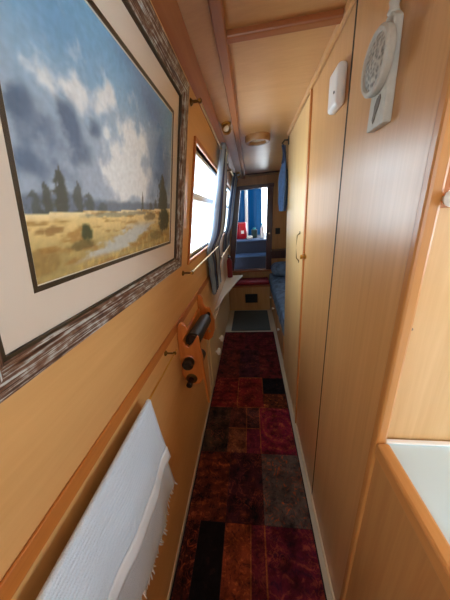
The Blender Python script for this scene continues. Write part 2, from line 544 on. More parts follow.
def rug_mat(name, base, second, third, scale=26.0, kind='noise', centre=(0, 0)):
    m, nt, b = newmat(name)
    N, L = nt.nodes, nt.links
    tc = N.new('ShaderNodeTexCoord')
    n = N.new('ShaderNodeTexNoise')
    n.inputs['Scale'].default_value = scale
    n.inputs['Detail'].default_value = 5
    n.inputs['Roughness'].default_value = 0.68
    n.inputs['Distortion'].default_value = 1.6
    L.new(tc.outputs['Object'], n.inputs['Vector'])
    fac = n.outputs['Fac']
    if kind != 'noise':
        if kind == 'stripe':
            w = N.new('ShaderNodeTexWave'); w.bands_direction = 'Y'
            w.inputs['Scale'].default_value = 6
            w.inputs['Distortion'].default_value = 4
            w.inputs['Detail'].default_value = 3
            w.inputs['Detail Scale'].default_value = 3
            L.new(tc.outputs['Object'], w.inputs['Vector'])
        elif kind == 'ring':
            mp = N.new('ShaderNodeMapping')
            mp.inputs['Location'].default_value = (-centre[0], -centre[1], 0)
            L.new(tc.outputs['Object'], mp.inputs['Vector'])
            w = N.new('ShaderNodeTexWave'); w.wave_type = 'RINGS'; w.rings_direction = 'Z'
            w.inputs['Scale'].default_value = 4.5
            w.inputs['Distortion'].default_value = 1.2
            w.inputs['Detail Scale'].default_value = 4
            L.new(mp.outputs[0], w.inputs['Vector'])
        else:
            w = N.new('ShaderNodeTexVoronoi')
            w.inputs['Scale'].default_value = 18
            w.feature = 'SMOOTH_F1'
            L.new(tc.outputs['Object'], w.inputs['Vector'])
        mx = N.new('ShaderNodeMix'); mx.data_type = 'FLOAT'
        mx.inputs[0].default_value = {'stripe': 0.16, 'ring': 0.2, 'floral': 0.4}[kind]
        L.new(n.outputs['Fac'], mx.inputs[2])
        L.new(w.outputs['Distance' if kind == 'floral' else 'Fac'], mx.inputs[3])
        fac = mx.outputs[0]
    cr = N.new('ShaderNodeValToRGB')
    e = cr.color_ramp.elements
    e[0].position, e[0].color = 0.36, second
    e[1].position, e[1].color = 0.66, third
    k = e.new(0.46); k.color = base
    k = e.new(0.56); k.color = base
    L.new(fac, cr.inputs[0])
    n3 = N.new('ShaderNodeTexNoise')
    n3.inputs['Scale'].default_value = 500
    L.new(tc.outputs['Object'], n3.inputs['Vector'])
    # woven motifs that wander over the patches: rust scrolls and worn dark areas
    n4 = N.new('ShaderNodeTexNoise')
    n4.inputs['Scale'].default_value = 15
    n4.inputs['Detail'].default_value = 4
    n4.inputs['Distortion'].default_value = 2.6
    L.new(tc.outputs['Object'], n4.inputs['Vector'])
    r4 = N.new('ShaderNodeValToRGB')
    q = r4.color_ramp.elements
    q[0].position, q[0].color = 0.44, (0, 0, 0, 1)
    q[1].position, q[1].color = 0.60, (0, 0, 0, 1)
    for p_, v_ in ((0.50, 0.0), (0.535, 0.75), (0.57, 0.0)):
        k = q.new(p_); k.color = (v_, v_, v_, 1)
    L.new(n4.outputs['Fac'], r4.inputs[0])
    n5 = N.new('ShaderNodeTexNoise')
    n5.inputs['Scale'].default_value = 4.5
    n5.inputs['Detail'].default_value = 3
    L.new(tc.outputs['Object'], n5.inputs['Vector'])
    mm = N.new('ShaderNodeMath'); mm.operation = 'MULTIPLY'; mm.use_clamp = True
    r5 = N.new('ShaderNodeMapRange')
    r5.inputs[1].default_value, r5.inputs[2].default_value = 0.42, 0.62
    L.new(n5.outputs['Fac'], r5.inputs[0])
    L.new(r4.outputs[0], mm.inputs[0]); L.new(r5.outputs[0], mm.inputs[1])
    mo = N.new('ShaderNodeMix'); mo.data_type = 'RGBA'
    mo.inputs[7].default_value = srgb(156, 76, 50)
    if max(base[:3]) < 0.01:
        mm.inputs[1].default_value = 0
        nt.links.remove(mm.inputs[1].links[0])
    L.new(mm.outputs[0], mo.inputs[0]); L.new(cr.outputs[0], mo.inputs[6])
    n6 = N.new('ShaderNodeTexNoise')
    n6.inputs['Scale'].default_value = 11
    n6.inputs['Detail'].default_value = 5
    n6.inputs['Roughness'].default_value = 0.7
    L.new(tc.outputs['Object'], n6.inputs['Vector'])
    r6 = N.new('ShaderNodeMapRange')
    r6.inputs[1].default_value, r6.inputs[2].default_value = 0.36, 0.60
    r6.inputs[3].default_value, r6.inputs[4].default_value = 0.35, 1.25
    L.new(n6.outputs['Fac'], r6.inputs[0])
    md = N.new('ShaderNodeVectorMath'); md.operation = 'SCALE'
    L.new(mo.outputs[2], md.inputs[0]); L.new(r6.outputs[0], md.inputs[3])
    L.new(md.outputs[0], b.inputs['Base Color'])
    bp = N.new('ShaderNodeBump')
    bp.inputs['Strength'].default_value = 0.5
    bp.inputs['Distance'].default_value = 0.003
    L.new(n3.outputs['Fac'], bp.inputs['Height'])
    L.new(bp.outputs[0], b.inputs['Normal'])
    b.inputs['Roughness'].default_value = 0.95
    b.inputs['Specular IOR Level'].default_value = 0.15
    return m


M['carved'] = carved()
M['frame'] = distressed()
M['towel'] = towel_mat()
M['curtain'] = curtain_mat()
M['tarp'] = tarp_mat()
M['canopy'] = plain('dark_canvas', srgb(20, 40, 84), 0.8)

# ================================================================== STRUCTURE
YB, YE = -1.9, 4.0
struct(MB().box(-0.62, 1.5, YB, YE + 0.03, -0.05, 0.0).build('floor', M['cream_floor']))

# ceiling: shallow arch, slightly lower at the side of the boat
struct(MB().prism([(-0.45, 1.985), (-0.205, 2.005), (-0.06, 2.03), (0.5, 2.04), (1.5, 2.0), (1.5, 2.10), (-0.45, 2.10)], 'Y', YB, YE + 0.03)
       .build('ceiling', M['ceiling']))

# left side of the cabin with its window openings and one added for light
b = MB().box(XL - 0.06, XL, YB, YE, 0, ZG)
zt = 2.05
ys = sorted([(w[0], w[1]) for w in WINDOWS_L])
z0, z1 = 1.29, 1.82
b.slab(YB, YE, ZG, z0, -0.06, 0).slab(YB, YE, z1, zt, -0.06, 0)
prev = YB
for a, c in ys:
    b.slab(prev, a, z0, z1, -0.06, 0)
    prev = c
b.slab(prev, YE, z0, z1, -0.06, 0)
struct(b.build('wall_left', M['left_wood']))

# hull on the other side
b = MB()
prev = YB
for (y0, y1, w0, w1) in WINDOWS_R:
    b.box(XH, XH + 0.06, prev, y0, 0, 2.05).box(XH, XH + 0.06, y0, y1, 0, w0).box(XH, XH + 0.06, y0, y1, w1, 2.05)
    prev = y1
b.box(XH, XH + 0.06, prev, YE, 0, 2.05)
struct(b.build('wall_right', M['left_wood']))
FILL_WIN = (-0.25, 0.33, 1.05, 1.84)  # unseen stern window, added as fill light along the passage
struct(MB().box(-0.5, FILL_WIN[0], YB - 0.04, YB, 0, 2.06).box(FILL_WIN[1], 1.45, YB - 0.04, YB, 0, 2.06).box(FILL_WIN[0], FILL_WIN[1], YB - 0.04, YB, 0, FILL_WIN[2]).box(FILL_WIN[0], FILL_WIN[1], YB - 0.04, YB, FILL_WIN[3], 2.06).build('wall_back', M['far_wood']))

# end bulkhead with tapering doorway
DB, DT = 0.575, 1.90
dl0, dl1, dr0, dr1 = -0.375, -0.20, 0.312, 0.345
b = MB()
b.prism([(-0.5, 0), (1.45, 0), (1.45, DB), (-0.5, DB)], 'Y', YE, YE + 0.03)
b.prism([(-0.5, DB), (dl0, DB), (dl1, DT), (-0.5, DT)], 'Y', YE, YE + 0.03)
b.prism([(dr0, DB), (1.45, DB), (1.45, DT), (dr1, DT)], 'Y', YE, YE + 0.03)
b.prism([(-0.5, DT), (1.45, DT), (1.45, 2.08), (-0.5, 2.08)], 'Y', YE, YE + 0.03)
struct(b.build('wall_front', M['far_wood']))
# mahogany doorway lining
dw = 0.068
b = MB()
b.prism([(dl0 - .02, DB), (dl0 + dw, DB), (dl1 + dw, DT), (dl1 - .02, DT)], 'Y', YE - 0.03, YE + 0.07)
b.prism([(dr0 - dw, DB), (dr0 + .02, DB), (dr1 + .02, DT), (dr1 - dw, DT)], 'Y', YE - 0.03, YE + 0.07)
b.prism([(dl1 - .03, DT - 0.045), (dr1 + .03, DT - 0.03), (dr1 + .03, DT + 0.02), (dl1 - .03, DT + 0.01)], 'Y', YE - 0.034, YE + 0.074)
d1 = struct(b.build('door_1', M['mahogany'], bevel=0.004))
MB().prism([(dl0 - .03, DB - 0.015), (dr0 + .03, DB - 0.015), (dr0 + .03, DB + 0.018), (dl0 - .03, DB + 0.018)], 'Y', YE - 0.05, YE + 0.08).build('threshold', M['orange_trim_x'], d1, bevel=0.004)
MB().lathe([(0.02, 0), (0.022, 0.01), (0.010, 0.018), (0.02, 0.04), (0.012, 0.05)], (dr0 - 0.02, YE - 0.03, 1.19), (0, -1, 0), 16).build('door_catch', M['chrome'], d1, smooth='auto')


def window(name, y0, y1, z0, z1, side, bar_z):
    """aluminium-framed pane in a wooden liner, opening hopper above the bar"""
    liner, fr, pn = MB(), MB(), MB()
    if side == 'L':
        S = lambda mb, a, c, p, q, u, v: mb.slab(a, c, p, q, u, v)
        t = 0.0
    else:
        S = lambda mb, a, c, p, q, u, v: mb.box(XH - v, XH - u, a, c, p, q)
    w = 0.018
    S(liner, y0 - 0.022, y1 + 0.022, z0 - 0.022, z0, -0.06, 0.010)
    S(liner, y0 - 0.022, y1 + 0.022, z1, z1 + 0.022, -0.06, 0.010)
    S(liner, y0 - 0.022, y0, z0, z1, -0.06, 0.010)
    S(liner, y1, y1 + 0.022, z0, z1, -0.06, 0.010)
    root = struct(liner.build(name, M['orange_trim_y'], bevel=0.003))
    for (a, c, p, q) in ((y0, y1, z0, z0 + w), (y0, y1, z1 - w, z1), (y0, y0 + w, z0 + w, z1 - w), (y1 - w, y1, z0 + w, z1 - w), (y0 + w, y1 - w, bar_z - 0.018, bar_z + 0.018)):
        S(fr, a, c, p, q, -0.052, -0.018)
    fr.build('window_frame', M['alu'], root, bevel=0.003)
    S(pn, y0 + w, y1 - w, z0 + w, bar_z - 0.012, -0.040, -0.036)
    S(pn, y0 + w, y1 - w, bar_z + 0.012, z1 - w, -0.040, -0.036)
    pn.build('window_pane', M['pane'], root)
    return root


n = 1
for w in WINDOWS_L:
    window('window_%d' % n, *w, 'L', 1.61); n += 1
for w in WINDOWS_R:
    window('window_%d' % n, *w, 'R', 1.58); n += 1

fill_win = MB()  # frame of the added stern window
for x0, x1, z0, z1 in ((FILL_WIN[0], FILL_WIN[1], FILL_WIN[2], FILL_WIN[2] + .03), (FILL_WIN[0], FILL_WIN[1], FILL_WIN[3] - .03, FILL_WIN[3]), (FILL_WIN[0], FILL_WIN[0] + .03, FILL_WIN[2] + .03, FILL_WIN[3] - .03), (FILL_WIN[1] - .03, FILL_WIN[1], FILL_WIN[2] + .03, FILL_WIN[3] - .03), (.025, .055, FILL_WIN[2] + .03, FILL_WIN[3] - .03)):
    fill_win.box(x0, x1, YB - .045, YB + .006, z0, z1)
fill_win = struct(fill_win.build('window_%d' % n, M['orange_trim_z'], bevel=.004))
MB().box(FILL_WIN[0] + .03, .025, YB - .024, YB - .020, FILL_WIN[2] + .03, FILL_WIN[3] - .03).box(.055, FILL_WIN[1] - .03, YB - .024, YB - .020, FILL_WIN[2] + .03, FILL_WIN[3] - .03).build('window_pane', M['pane'], fill_win)

# partition between passage and the rooms beside it
PY0, SA, SC, WE = 0.475, 0.884, 1.372, 2.04
struct(MB().box(XR, XR + 0.03, PY0, SA - 0.004, 0, 2.04).build('wall_partition', M['panel'], bevel=0.002))
struct(MB().box(XR + 0.02, XR + 0.035, SA - 0.01, SC + 0.02, 0, 2.04).build('wall_lining', M['gap']))  # dark backing behind the boards, coloured as the shade inside the seam
struct(MB().box(XR + 0.03, XH, PY0 + 0.005, PY0 + 0.03, 0.0, 2.04).build('wall_galley', M['alcove']))
struct(MB().box(XR - 0.0005, XR + 0.02, SA - 0.0045, SA + 0.0045, 0.02, 2.03).build('seam_shade_strip', M['gap']))  # dark strip filling the seam, its colour stands in for the gap's shade
struct(MB().box(XR - 0.004, XR + 0.022, PY0 - 0.02, PY0 + 0.004, 0.0, 2.035).build('trim_1', M['edge_z'], bevel=0.006))
d2 = struct(MB().box(XR, XR + 0.02, SA + 0.004, SC - 0.022, 0.025, 2.025).build('door_2', M['panel'], bevel=0.002))
k = MB().lathe([(0.012, 0), (0.013, 0.004), (0.005, 0.006), (0.005, 0.016), (0.011, 0.020), (0.012, 0.028), (0.006, 0.032)], (XR, SC - 0.05, 1.26), (-1, 0, 0), 16)
k.box(XR - 0.006, XR, SC - 0.035, SC - 0.002, 1.245, 1.275)
k.build('door_latch', M['brass'], d2, smooth='auto')
struct(MB().box(XR - 0.008, XR + 0.02, SC - 0.020, SC + 0.004, 0, 2.03).build('trim_2', M['orange_trim_z'], bevel=0.004))

# dado, ceiling mouldings
struct(MB().box(XL, XL + 0.007, YB, 3.55, 0.970, 1.012).build('trim_3', M['orange_trim_y'], bevel=0.003))
struct(MB().prism([(-0.215, 1.975), (-0.195, 1.985), (-0.165, 2.008), (-0.17, 2.022), (-0.215, 2.01)], 'Y', YB, YE).build('trim_4', M['beam'], bevel=0.003))
struct(MB().box(-0.092, -0.056, YB, YE, 2.008, 2.04).build('trim_5', M['beam'], bevel=0.006))
struct(MB().prism([(-0.06, 2.012), (0.5, 2.022), (0.9, 2.02), (0.9, 2.05), (-0.06, 2.05)], 'Y', 0.945, 0.978).build('trim_6', M['orange_trim_x'], bevel=0.005))
struct(MB().prism([(-0.06, 2.014), (0.5, 2.024), (0.9, 2.02), (0.9, 2.05), (-0.06, 2.05)], 'Y', 3.68, 3.71).build('trim_7', M['mahogany'], bevel=0.005))
struct(MB().box(XR - 0.014, XR, PY0, WE, 2.012, 2.045).build('trim_8', M['panel'], bevel=0.005))
struct(MB().box(XL, XL + 0.004, YB, 3.6, 0.0, 0.03).build('baseboard_left', M['cream'], bevel=0.003))
struct(MB().box(XR - 0.008, XR, PY0, WE, 0.0, 0.02).build('baseboard_right', M['cream'], bevel=0.003))

# ================================================================== RUG
reds = [
    # x0, x1, y0, y1, material args
    (-.372, -.10, 2.37, 2.81, (94, 26, 32), (60, 18, 26), (120, 44, 40), 30, 'noise'),
    (-.10, .262, 2.37, 2.81, (82, 22, 32), (54, 18, 28), (110, 36, 40), 22, 'stripe'),
    (-.372, -.15, 1.87, 2.37, (92, 34, 28), (50, 24, 24), (130, 70, 48), 26, 'floral'),
    (-.15, .05, 1.87, 2.37, (62, 26, 36), (38, 20, 30), (92, 48, 50), 30, 'noise'),
    (.05, .262, 1.87, 2.37, (88, 28, 34), (46, 22, 28), (118, 56, 48), 26, 'floral'),
    (-.372, -.15, 1.50, 1.87, (106, 26, 26), (70, 18, 20), (136, 56, 36), 26, 'stripe'),
    (-.15, .07, 1.50, 1.87, (112, 28, 30), (72, 20, 26), (168, 86, 46), 34, 'noise'),
    (.07, .262, 1.66, 1.87, (24, 18, 22), (14, 12, 16), (60, 30, 28), 20, 'noise'),
    (.07, .262, 1.50, 1.66, (84, 40, 24), (24, 18, 20), (178, 98, 42), 30, 'noise'),
    (-.372, -.20, 1.11, 1.50, (62, 46, 34), (36, 26, 26), (106, 64, 40), 24, 'floral'),
    (-.20, -.07, 1.30, 1.50, (78, 40, 34), (44, 26, 28), (124, 70, 44), 30, 'floral'),
    (-.20, -.07, 1.11, 1.30, (104, 58, 38), (58, 32, 28), (150, 94, 56), 40, 'noise'),
    (-.07, .03, 1.30, 1.50, (66, 40, 38), (42, 22, 28), (128, 62, 44), 30, 'floral'),
    (-.07, .03, 1.11, 1.30, (92, 26, 44), (56, 18, 34), (140, 60, 44), 34, 'noise'),
    (.03, .262, 1.11, 1.50, (112, 24, 46), (70, 18, 34), (150, 74, 48), 30, 'ring'),
    (-.372, -.17, .73, 1.11, (86, 36, 24), (40, 20, 20), (140, 66, 34), 22, 'stripe'),
    (-.17, .03, .73, 1.11, (58, 24, 30), (26, 16, 22), (110, 52, 34), 24, 'floral'),
    (.03, .262, .73, 1.11, (82, 72, 66), (56, 44, 48), (176, 78, 36), 26, 'noise'),
    (-.372, -.30, .30, .73, (60, 24, 20), (24, 14, 14), (150, 64, 30), 26, 'noise'),
    (-.30, -.17, .30, .73, (20, 14, 16), (12, 10, 12), (40, 22, 20), 16, 'noise'),
    (-.17, -.04, .30, .73, (124, 56, 32), (64, 28, 24), (176, 90, 46), 34, 'noise'),
    (-.04, .03, .30, .73, (88, 26, 36), (54, 20, 30), (136, 60, 40), 36, 'noise'),
    (.03, .262, .30, .73, (88, 24, 40), (58, 20, 40), (136, 60, 50), 24, 'stripe'),
    (-.372, .262, -.90, .30, (86, 28, 30), (44, 20, 24), (130, 60, 40), 24, 'floral'),
]
RUG = MB()
rmats = [plain('rug_binding', srgb(20, 16, 20), 0.95)]
RUG.box(-.379, .268, -.92, 2.82, 0.0, 0.008, 0)
for i, (x0, x1, y0, y1, c1, c2, c3, s, kd) in enumerate(reds):
    dim = 1.05
    rmats.append(rug_mat('rug_patch', *[tuple(v * dim for v in srgb(*c)[:3]) + (1,) for c in (c1, c2, c3)], scale=s, kind=kd, centre=(0.16, 1.32)))
    RUG.box(x0 + .001, x1 - .001, y0 + .001, y1 - .001, 0.008, 0.011, i + 1)
gold = len(rmats)
rmats.append(rug_mat('rug_gold_line', srgb(150, 80, 42), srgb(96, 40, 30), srgb(178, 110, 62), 60))
for (x0, x1, y0, y1) in ((-.153, -.146, 1.5, 1.87), (.066, .072, 1.66, 1.87), (-.15, .07, 1.497, 1.505), (-.15, .07, 1.866, 1.874), (-.043, -.037, .3, .73), (.026, .033, .3, .73),
                         (-.073, -.067, 1.11, 1.5), (.027, .033, 1.11, 1.5), (-.20, .03, 1.297, 1.303)):
    RUG.box(x0, x1, y0, y1, 0.009, 0.0122, gold)
tag(RUG.build('runner_rug', rmats), 'dark red patchwork runner rug laid along the passage floor', 'rug')

tag(MB().box(-.30, .235, 2.87, 3.56, 0, 0.012).build('door_mat', M['grey_mat'], bevel=0.004), 'grey ribbed door mat lying before the step box', 'mat')

# ================================================================== PICTURE
fy0, fy1 = 0.172, 0.984
SL = math.sqrt(1 + LEAN * LEAN)


def on_wall(y, z, off):
    return (xw(z) + off, y, z)


pic = thing('framed_picture', 'large framed landscape watercolour with clouds and trees hanging on the sloping side wall', 'picture', on_wall(0.6, 1.29, 0))
FZ0, FZ1, FW = 1.302, 1.930, 0.044
b = MB()
uvs = []


def rail(b, p0, p1, q0, q1, along):
    """one mitred rail: outer edge p0-p1, inner edge q0-q1 as (y, z)"""
    base = len(b.v)
    lvl = [(0, 0.0), (0, 0.026), (1, 0.030), (1, 0.016), (1, 0.0)]
    prof = [(0.0, 0.0), (0.0, 0.022), (0.12, 0.030), (0.72, 0.026), (0.86, 0.018), (1.0, 0.016), (1.0, 0.0)]
    for t, h in prof:
        for e, (o, i) in enumerate(((p0, q0), (p1, q1))):
            y, z = o[0] + (i[0] - o[0]) * t, o[1] + (i[1] - o[1]) * t
            b.v.append(on_wall(y, z, h))
            uvs.append((along * 3.1 + (y if abs(p0[0] - p1[0]) > abs(p0[1] - p1[1]) else z), t * FW))
    for k in range(len(prof) - 1):
        b.f.append((base + 2 * k, base + 2 * k + 1, base + 2 * k + 3, base + 2 * k + 2)); b.m.append(0)


O = [(fy0, FZ0), (fy1, FZ0), (fy1, FZ1), (fy0, FZ1)]
I = [(fy0 + FW, FZ0 + FW), (fy1 - FW, FZ0 + FW), (fy1 - FW, FZ1 - FW), (fy0 + FW, FZ1 - FW)]
for i in range(4):
    j = (i + 1) % 4
    rail(b, O[i], O[j], I[i], I[j], i)
fo = b.build('frame', M['frame'], pic)
ul = fo.data.uv_layers.new(name='UVMap')
for lp in fo.data.loops:
    ul.data[lp.index].uv = uvs[lp.vertex_index]
b = MB()
for (y0, y1, z0, z1) in ((I[0][0] - .004, I[0][0] + .005, I[0][1] - .004, I[2][1] + .004), (I[1][0] - .005, I[1][0] + .004, I[0][1] - .004, I[2][1] + .004),
                         (I[0][0], I[1][0], I[0][1] - .004, I[0][1] + .005), (I[0][0], I[1][0], I[2][1] - .005, I[2][1] + .004)):
    b.slab(y0, y1, z0, z1, 0.0, 0.015)
b.build('frame_slip', M['fillet'], pic)
PY = (0.292, 0.878)
PZ = (1.424, 1.816)
lw = 0.0095


def ring(b, yo0, yo1, zo0, zo1, yi0, yi1, zi0, zi1, a, c):
    b.slab(yo0, yo1, zo0, zi0, a, c).slab(yo0, yo1, zi1, zo1, a, c).slab(yo0, yi0, zi0, zi1, a, c).slab(yi1, yo1, zi0, zi1, a, c)


b = MB()
ring(b, I[0][0], I[1][0], I[0][1], I[2][1], PY[0] - lw, PY[1] + lw, PZ[0] - lw, PZ[1] + lw, 0.002, 0.008)
b.build('mat_board', M['matboard'], pic)
b = MB()
ring(b, PY[0] - lw, PY[1] + lw, PZ[0] - lw, PZ[1] + lw, PY[0] - .0012, PY[1] + .0012, PZ[0] - .0012, PZ[1] + .0012, 0.002, 0.0075)
b.build('mat_fillet', M['fillet'], pic)
b = MB()
ring(b, PY[0] - .0012, PY[1] + .0012, PZ[0] - .0012, PZ[1] + .0012, PY[0] + .0003, PY[1] - .0003, PZ[0] + .0003, PZ[1] - .0003, 0.002, 0.0062)
b.build('mat_bevel', M['whiteline'], pic)


def fbm(x, y, seed, octv=4):
    return 0.5 + 0.5 * noise.fractal(Vector((x, y, seed)), 0.9, 2.0, octv)


def mixc(a, c, t):
    t = max(0.0, min(1.0, t))
    return [a[i] + (c[i] - a[i]) * t for i in range(3)]


def sm(a, c, x):
    t = max(0.0, min(1.0, (x - a) / (c - a)))
    return t * t * (3 - 2 * t)


def paint(u, v):
    """the watercolour: u from the near edge to the far edge, v upwards (display colours 0-255)"""
    nz = fbm(u * 4.5, v * 3.4, 1.3)
    nf = fbm(u * 12, v * 9, 4.1, 6)
    hz = 0.243 + 0.045 * u + 0.008 * (fbm(u * 12, 0, 7) - .5)
    uw, vw = u + .05 * (nf - .5), v + .07 * (fbm(u * 7, v * 6, 6.6) - .5)

    def blob(a, d, r1, r2):
        return math.exp(-(((uw - a) / r1) ** 2 + ((vw - d) / r2) ** 2))
    if v > hz:
        t = (v - hz) / (1 - hz)
        c = mixc((150, 164, 180), (112, 158, 190), sm(0.3, 0.95, t + 0.3 * (nz - .5)))
        c = mixc(c, (94, 120, 158), 0.8 * max(blob(.72, .90, .18, .12), blob(.85, .62, .14, .20), .8 * blob(.60, 1.0, .2, .08)))
        c = mixc(c, (98, 142, 180), 0.6 * blob(.17, .86, .16, .10))
        cl = 1.0 * blob(.50, .58, .13, .17) + .9 * blob(.42, .42, .14, .12) + .8 * blob(.58, .42, .14, .10) + .75 * blob(.25, .70, .12, .06) + .55 * blob(.33, .78, .10, .06) + .5 * blob(.62, .66, .10, .09) + .5 * blob(.12, .68, .10, .05)
        c = mixc(c, (206, 210, 212), 1.05 * sm(0.22, 0.95, cl + 1.25 * (nf - .5)))
        dk = .9 * blob(.044, .57, .035, .055) + .6 * blob(.109, .53, .035, .06) + 1.1 * blob(.190, .555, .038, .085) + .8 * blob(.295, .59, .035, .05) + .5 * blob(.245, .48, .04, .05)
        dk += .45 * blob(.02, .42, .09, .10) + .5 * blob(.14, .40, .12, .08) + .55 * blob(.80, .50, .05, .09) + .5 * blob(.72, .38, .06, .05) + .5 * blob(.92, .45, .08, .14)
        c = mixc(c, (78, 96, 120), 0.85 * sm(0.18, 1.0, dk + 0.8 * (nf - .5)))
        # far wood
        tl = hz + 0.030 + 0.025 * fbm(u * 18, 2, 3) + 0.03 * math.exp(-((u - 0.12) / .12) ** 2)
        c = mixc(c, (96, 108, 124), 0.85 * sm(tl + .014, tl - .010, v))
        # tall trees, ragged outlines
        for (a, w, h, q) in ((0.035, .020, .075, .7), (0.070, .020, .105, .85), (0.120, .026, .160, .95), (0.185, .020, .118, .75), (0.232, .024, .080, .7), (0.30, .03, .04, .5), (0.611, .012, .105, .75), (0.70, .03, .05, .6), (0.765, .022, .075, .6), (0.862, .060, .262, 1.0), (0.905, .050, .16, .9), (0.83, .035, .10, .8)):
            y = (v - hz) / h
            if -0.2 < y < 1.05:
                rag = fbm(u * 55, v * 45, a * 9)
                ww = w * (0.45 + 0.75 * math.sin(PI * min(1, max(0, 1.02 - y)) ** 0.8 * 0.62)) * (0.35 + 1.25 * rag)
                if y > .8:
                    ww *= (1.05 - y) / .25
                c = mixc(c, (76, 80, 72), q * sm(ww, ww * 0.45, abs(u - a + .012 * (rag - .5))))
    else:
        t = v / hz
        c = mixc((156, 136, 86), (208, 184, 126), sm(0.25, 0.85, t))
        c = mixc(c, (222, 208, 168), 0.8 * sm(0.86, 1.0, t))
        c = mixc(c, (150, 112, 58), 0.75 * sm(0.50, 0.75, fbm(u * 9, v * 34, 8.2)))
        c = mixc(c, (206, 176, 104), 0.55 * sm(0.5, 0.8, fbm(u * 34, v * 14, 3.2)) * sm(.6, .2, t))
        for (a, d, r1, r2, q, k) in ((0.207, 0.62, .026, .17, 1.0, (70, 76, 50)), (0.18, 0.45, .06, .09, .8, (100, 86, 50)), (0.07, 0.75, .05, .06, .75, (132, 96, 52)), (0.90, 0.70, .09, .34, 1.0, (72, 74, 56)), (0.70, 0.82, .07, .10, .7, (104, 88, 60)), (0.03, .30, .06, .2, .5, (122, 94, 48)), (.45, .93, .25, .05, .6, (110, 110, 98)), (.78, .3, .10, .14, .6, (112, 100, 60))):
            g = math.exp(-(((u - a) / r1) ** 2 + ((t - d) / r2) ** 2)) * (0.4 + 1.2 * fbm(u * 34, v * 34, 5))
            c = mixc(c, k, q * sm(0.2, 0.6, g))
        px = 0.34 + 0.62 * (t - 0.22)
        st = sm(0.16, 0.05, abs(u - px) - .03 + 0.18 * (fbm(u * 18, v * 40, 9) - .5)) * sm(0.10, 0.24, t) * sm(0.80, 0.55, t)
        c = mixc(c, (172, 178, 180), 0.85 * st)
    g = 1.06 + 0.12 * fbm(u * 60, v * 50, 2.2, 2)
    return [x * g for x in c]


NU, NV = 190, 130
b = MB().grid(lambda s, t: on_wall(PY[0] + s * (PY[1] - PY[0]), PZ[0] + t * (PZ[1] - PZ[0]), 0.0045), NU, NV)
po = b.build('painting', None or plain('tmp', (1, 1, 1, 1)), pic)
m, nt, bs = newmat('watercolour')
at = nt.nodes.new('ShaderNodeVertexColor')
at.layer_name = 'pigment'
nt.links.new(at.outputs[0], bs.inputs['Base Color'])
bs.inputs['Roughness'].default_value = 0.85
po.data.materials[0] = m
ca = po.data.color_attributes.new('pigment', 'FLOAT_COLOR', 'POINT')
vals = []
for j in range(NV + 1):
    for i in range(NU + 1):
        c = paint(i / NU, j / NV)
        vals += list(srgb(*[max(0, min(255, x)) for x in c]))
ca.data.foreach_set('color', vals)
MB().slab(I[0][0], I[1][0], I[0][1], I[2][1], 0.0105, 0.0120).build('glass_pane', M['art_glass'], pic)

# ================================================================== TOWEL AND ITS RAIL
RX, RZ = -0.343, 0.953
tr = thing('towel_rail', 'thin brass towel rail with hook ends below the dado', 'towel rail', (XL, 0.85, RZ))
MB().tube([(RX, 0.03, RZ), (RX, 0.875, RZ)], 0.0035, 10).build('rail', M['brass'], tr, smooth='auto')
for y in (0.06, 0.845):
    bb = MB().tube([(XL, y, RZ), (RX, y, RZ)], 0.004, 10)
    bb.lathe([(0.013, 0), (0.012, 0.004), (0.006, 0.009)], (XL, y, RZ), (1, 0, 0), 16)
    bb.lathe([(0.002, -.008), (0.007, -0.005), (0.0085, 0), (0.007, .005), (0.002, .008)], (RX, y, RZ), (1, 0, 0), 14)
    bb.build('bracket', M['dark_brass'], tr, smooth='auto')

tw = thing('towel', 'white woven towel with fringed hem folded over the brass rail', 'towel', (RX, 0.3, RZ))
TY0 = 0.06


def drape(u, s, front):
    """u along the rail (near to far), s down the cloth from the rail"""
    L_ = 0.262 if front else 0.455
    z = RZ + 0.006 - s * L_
    yfar = 0.565 + (0.045 * s if not front else 0.012 * s)
    y = TY0 + u * (yfar - TY0)
    wav = 0.010 * s * math.sin(u * 11 + 1.0) + 0.005 * s * math.sin(u * 23 + s * 3)
    x = RX + (0.007 if front else -0.002) + (0.020 * s if front else 0.012 * s) + wav * (0.7 if not front else 0.5)
    z += 0.012 * math.sin(u * 5.0 + 0.5) * s
    return (x, y, z)


def towel_fn(u, t):
    if t < 0.55:
        return drape(u, 1 - t / 0.55, False)
    if t < 0.6:
        a = (t - 0.55) / 0.05 * PI
        y = TY0 + u * (0.565 - TY0)
        return (RX + 0.0025 - 0.0045 * math.cos(a), y, RZ + 0.006 + 0.003 * math.sin(a))
    return drape(u, (t - 0.6) / 0.4, True)


MB().grid(towel_fn, 44, 70).build('cloth', M['towel'], tw, smooth=True, solid=0.004)
b = MB()
for front in (True,):
    def hem(u, t):
        p = Vector(drape(u, 0.80 + 0.2 * t, front))
        return p + Vector((0.004, 0, 0))
    b.grid(hem, 44, 4)
M['hem'] = plain('towel_hem', srgb(224, 232, 240), 0.9)
b.build('hem_band', M['hem'], tw, smooth=True, solid=0.003)
b = MB()
rr = random.Random(3)
NF = 96
for i in range(NF):
    u = (i + .5) / NF
    p = Vector(drape(u, 1.0, False))
    dx, dy = rr.uniform(-.006, .010), rr.uniform(-.008, .008)
    ln = rr.uniform(.014, .026)
    b.tube([p + Vector((0, 0, .004)), p + Vector((dx * .5, dy * .5, -ln * .5)), p + Vector((dx, dy, -ln))], [0.0022, 0.0024, 0.0014], 5)
b.build('fringe', M['hem'], tw, smooth=True)

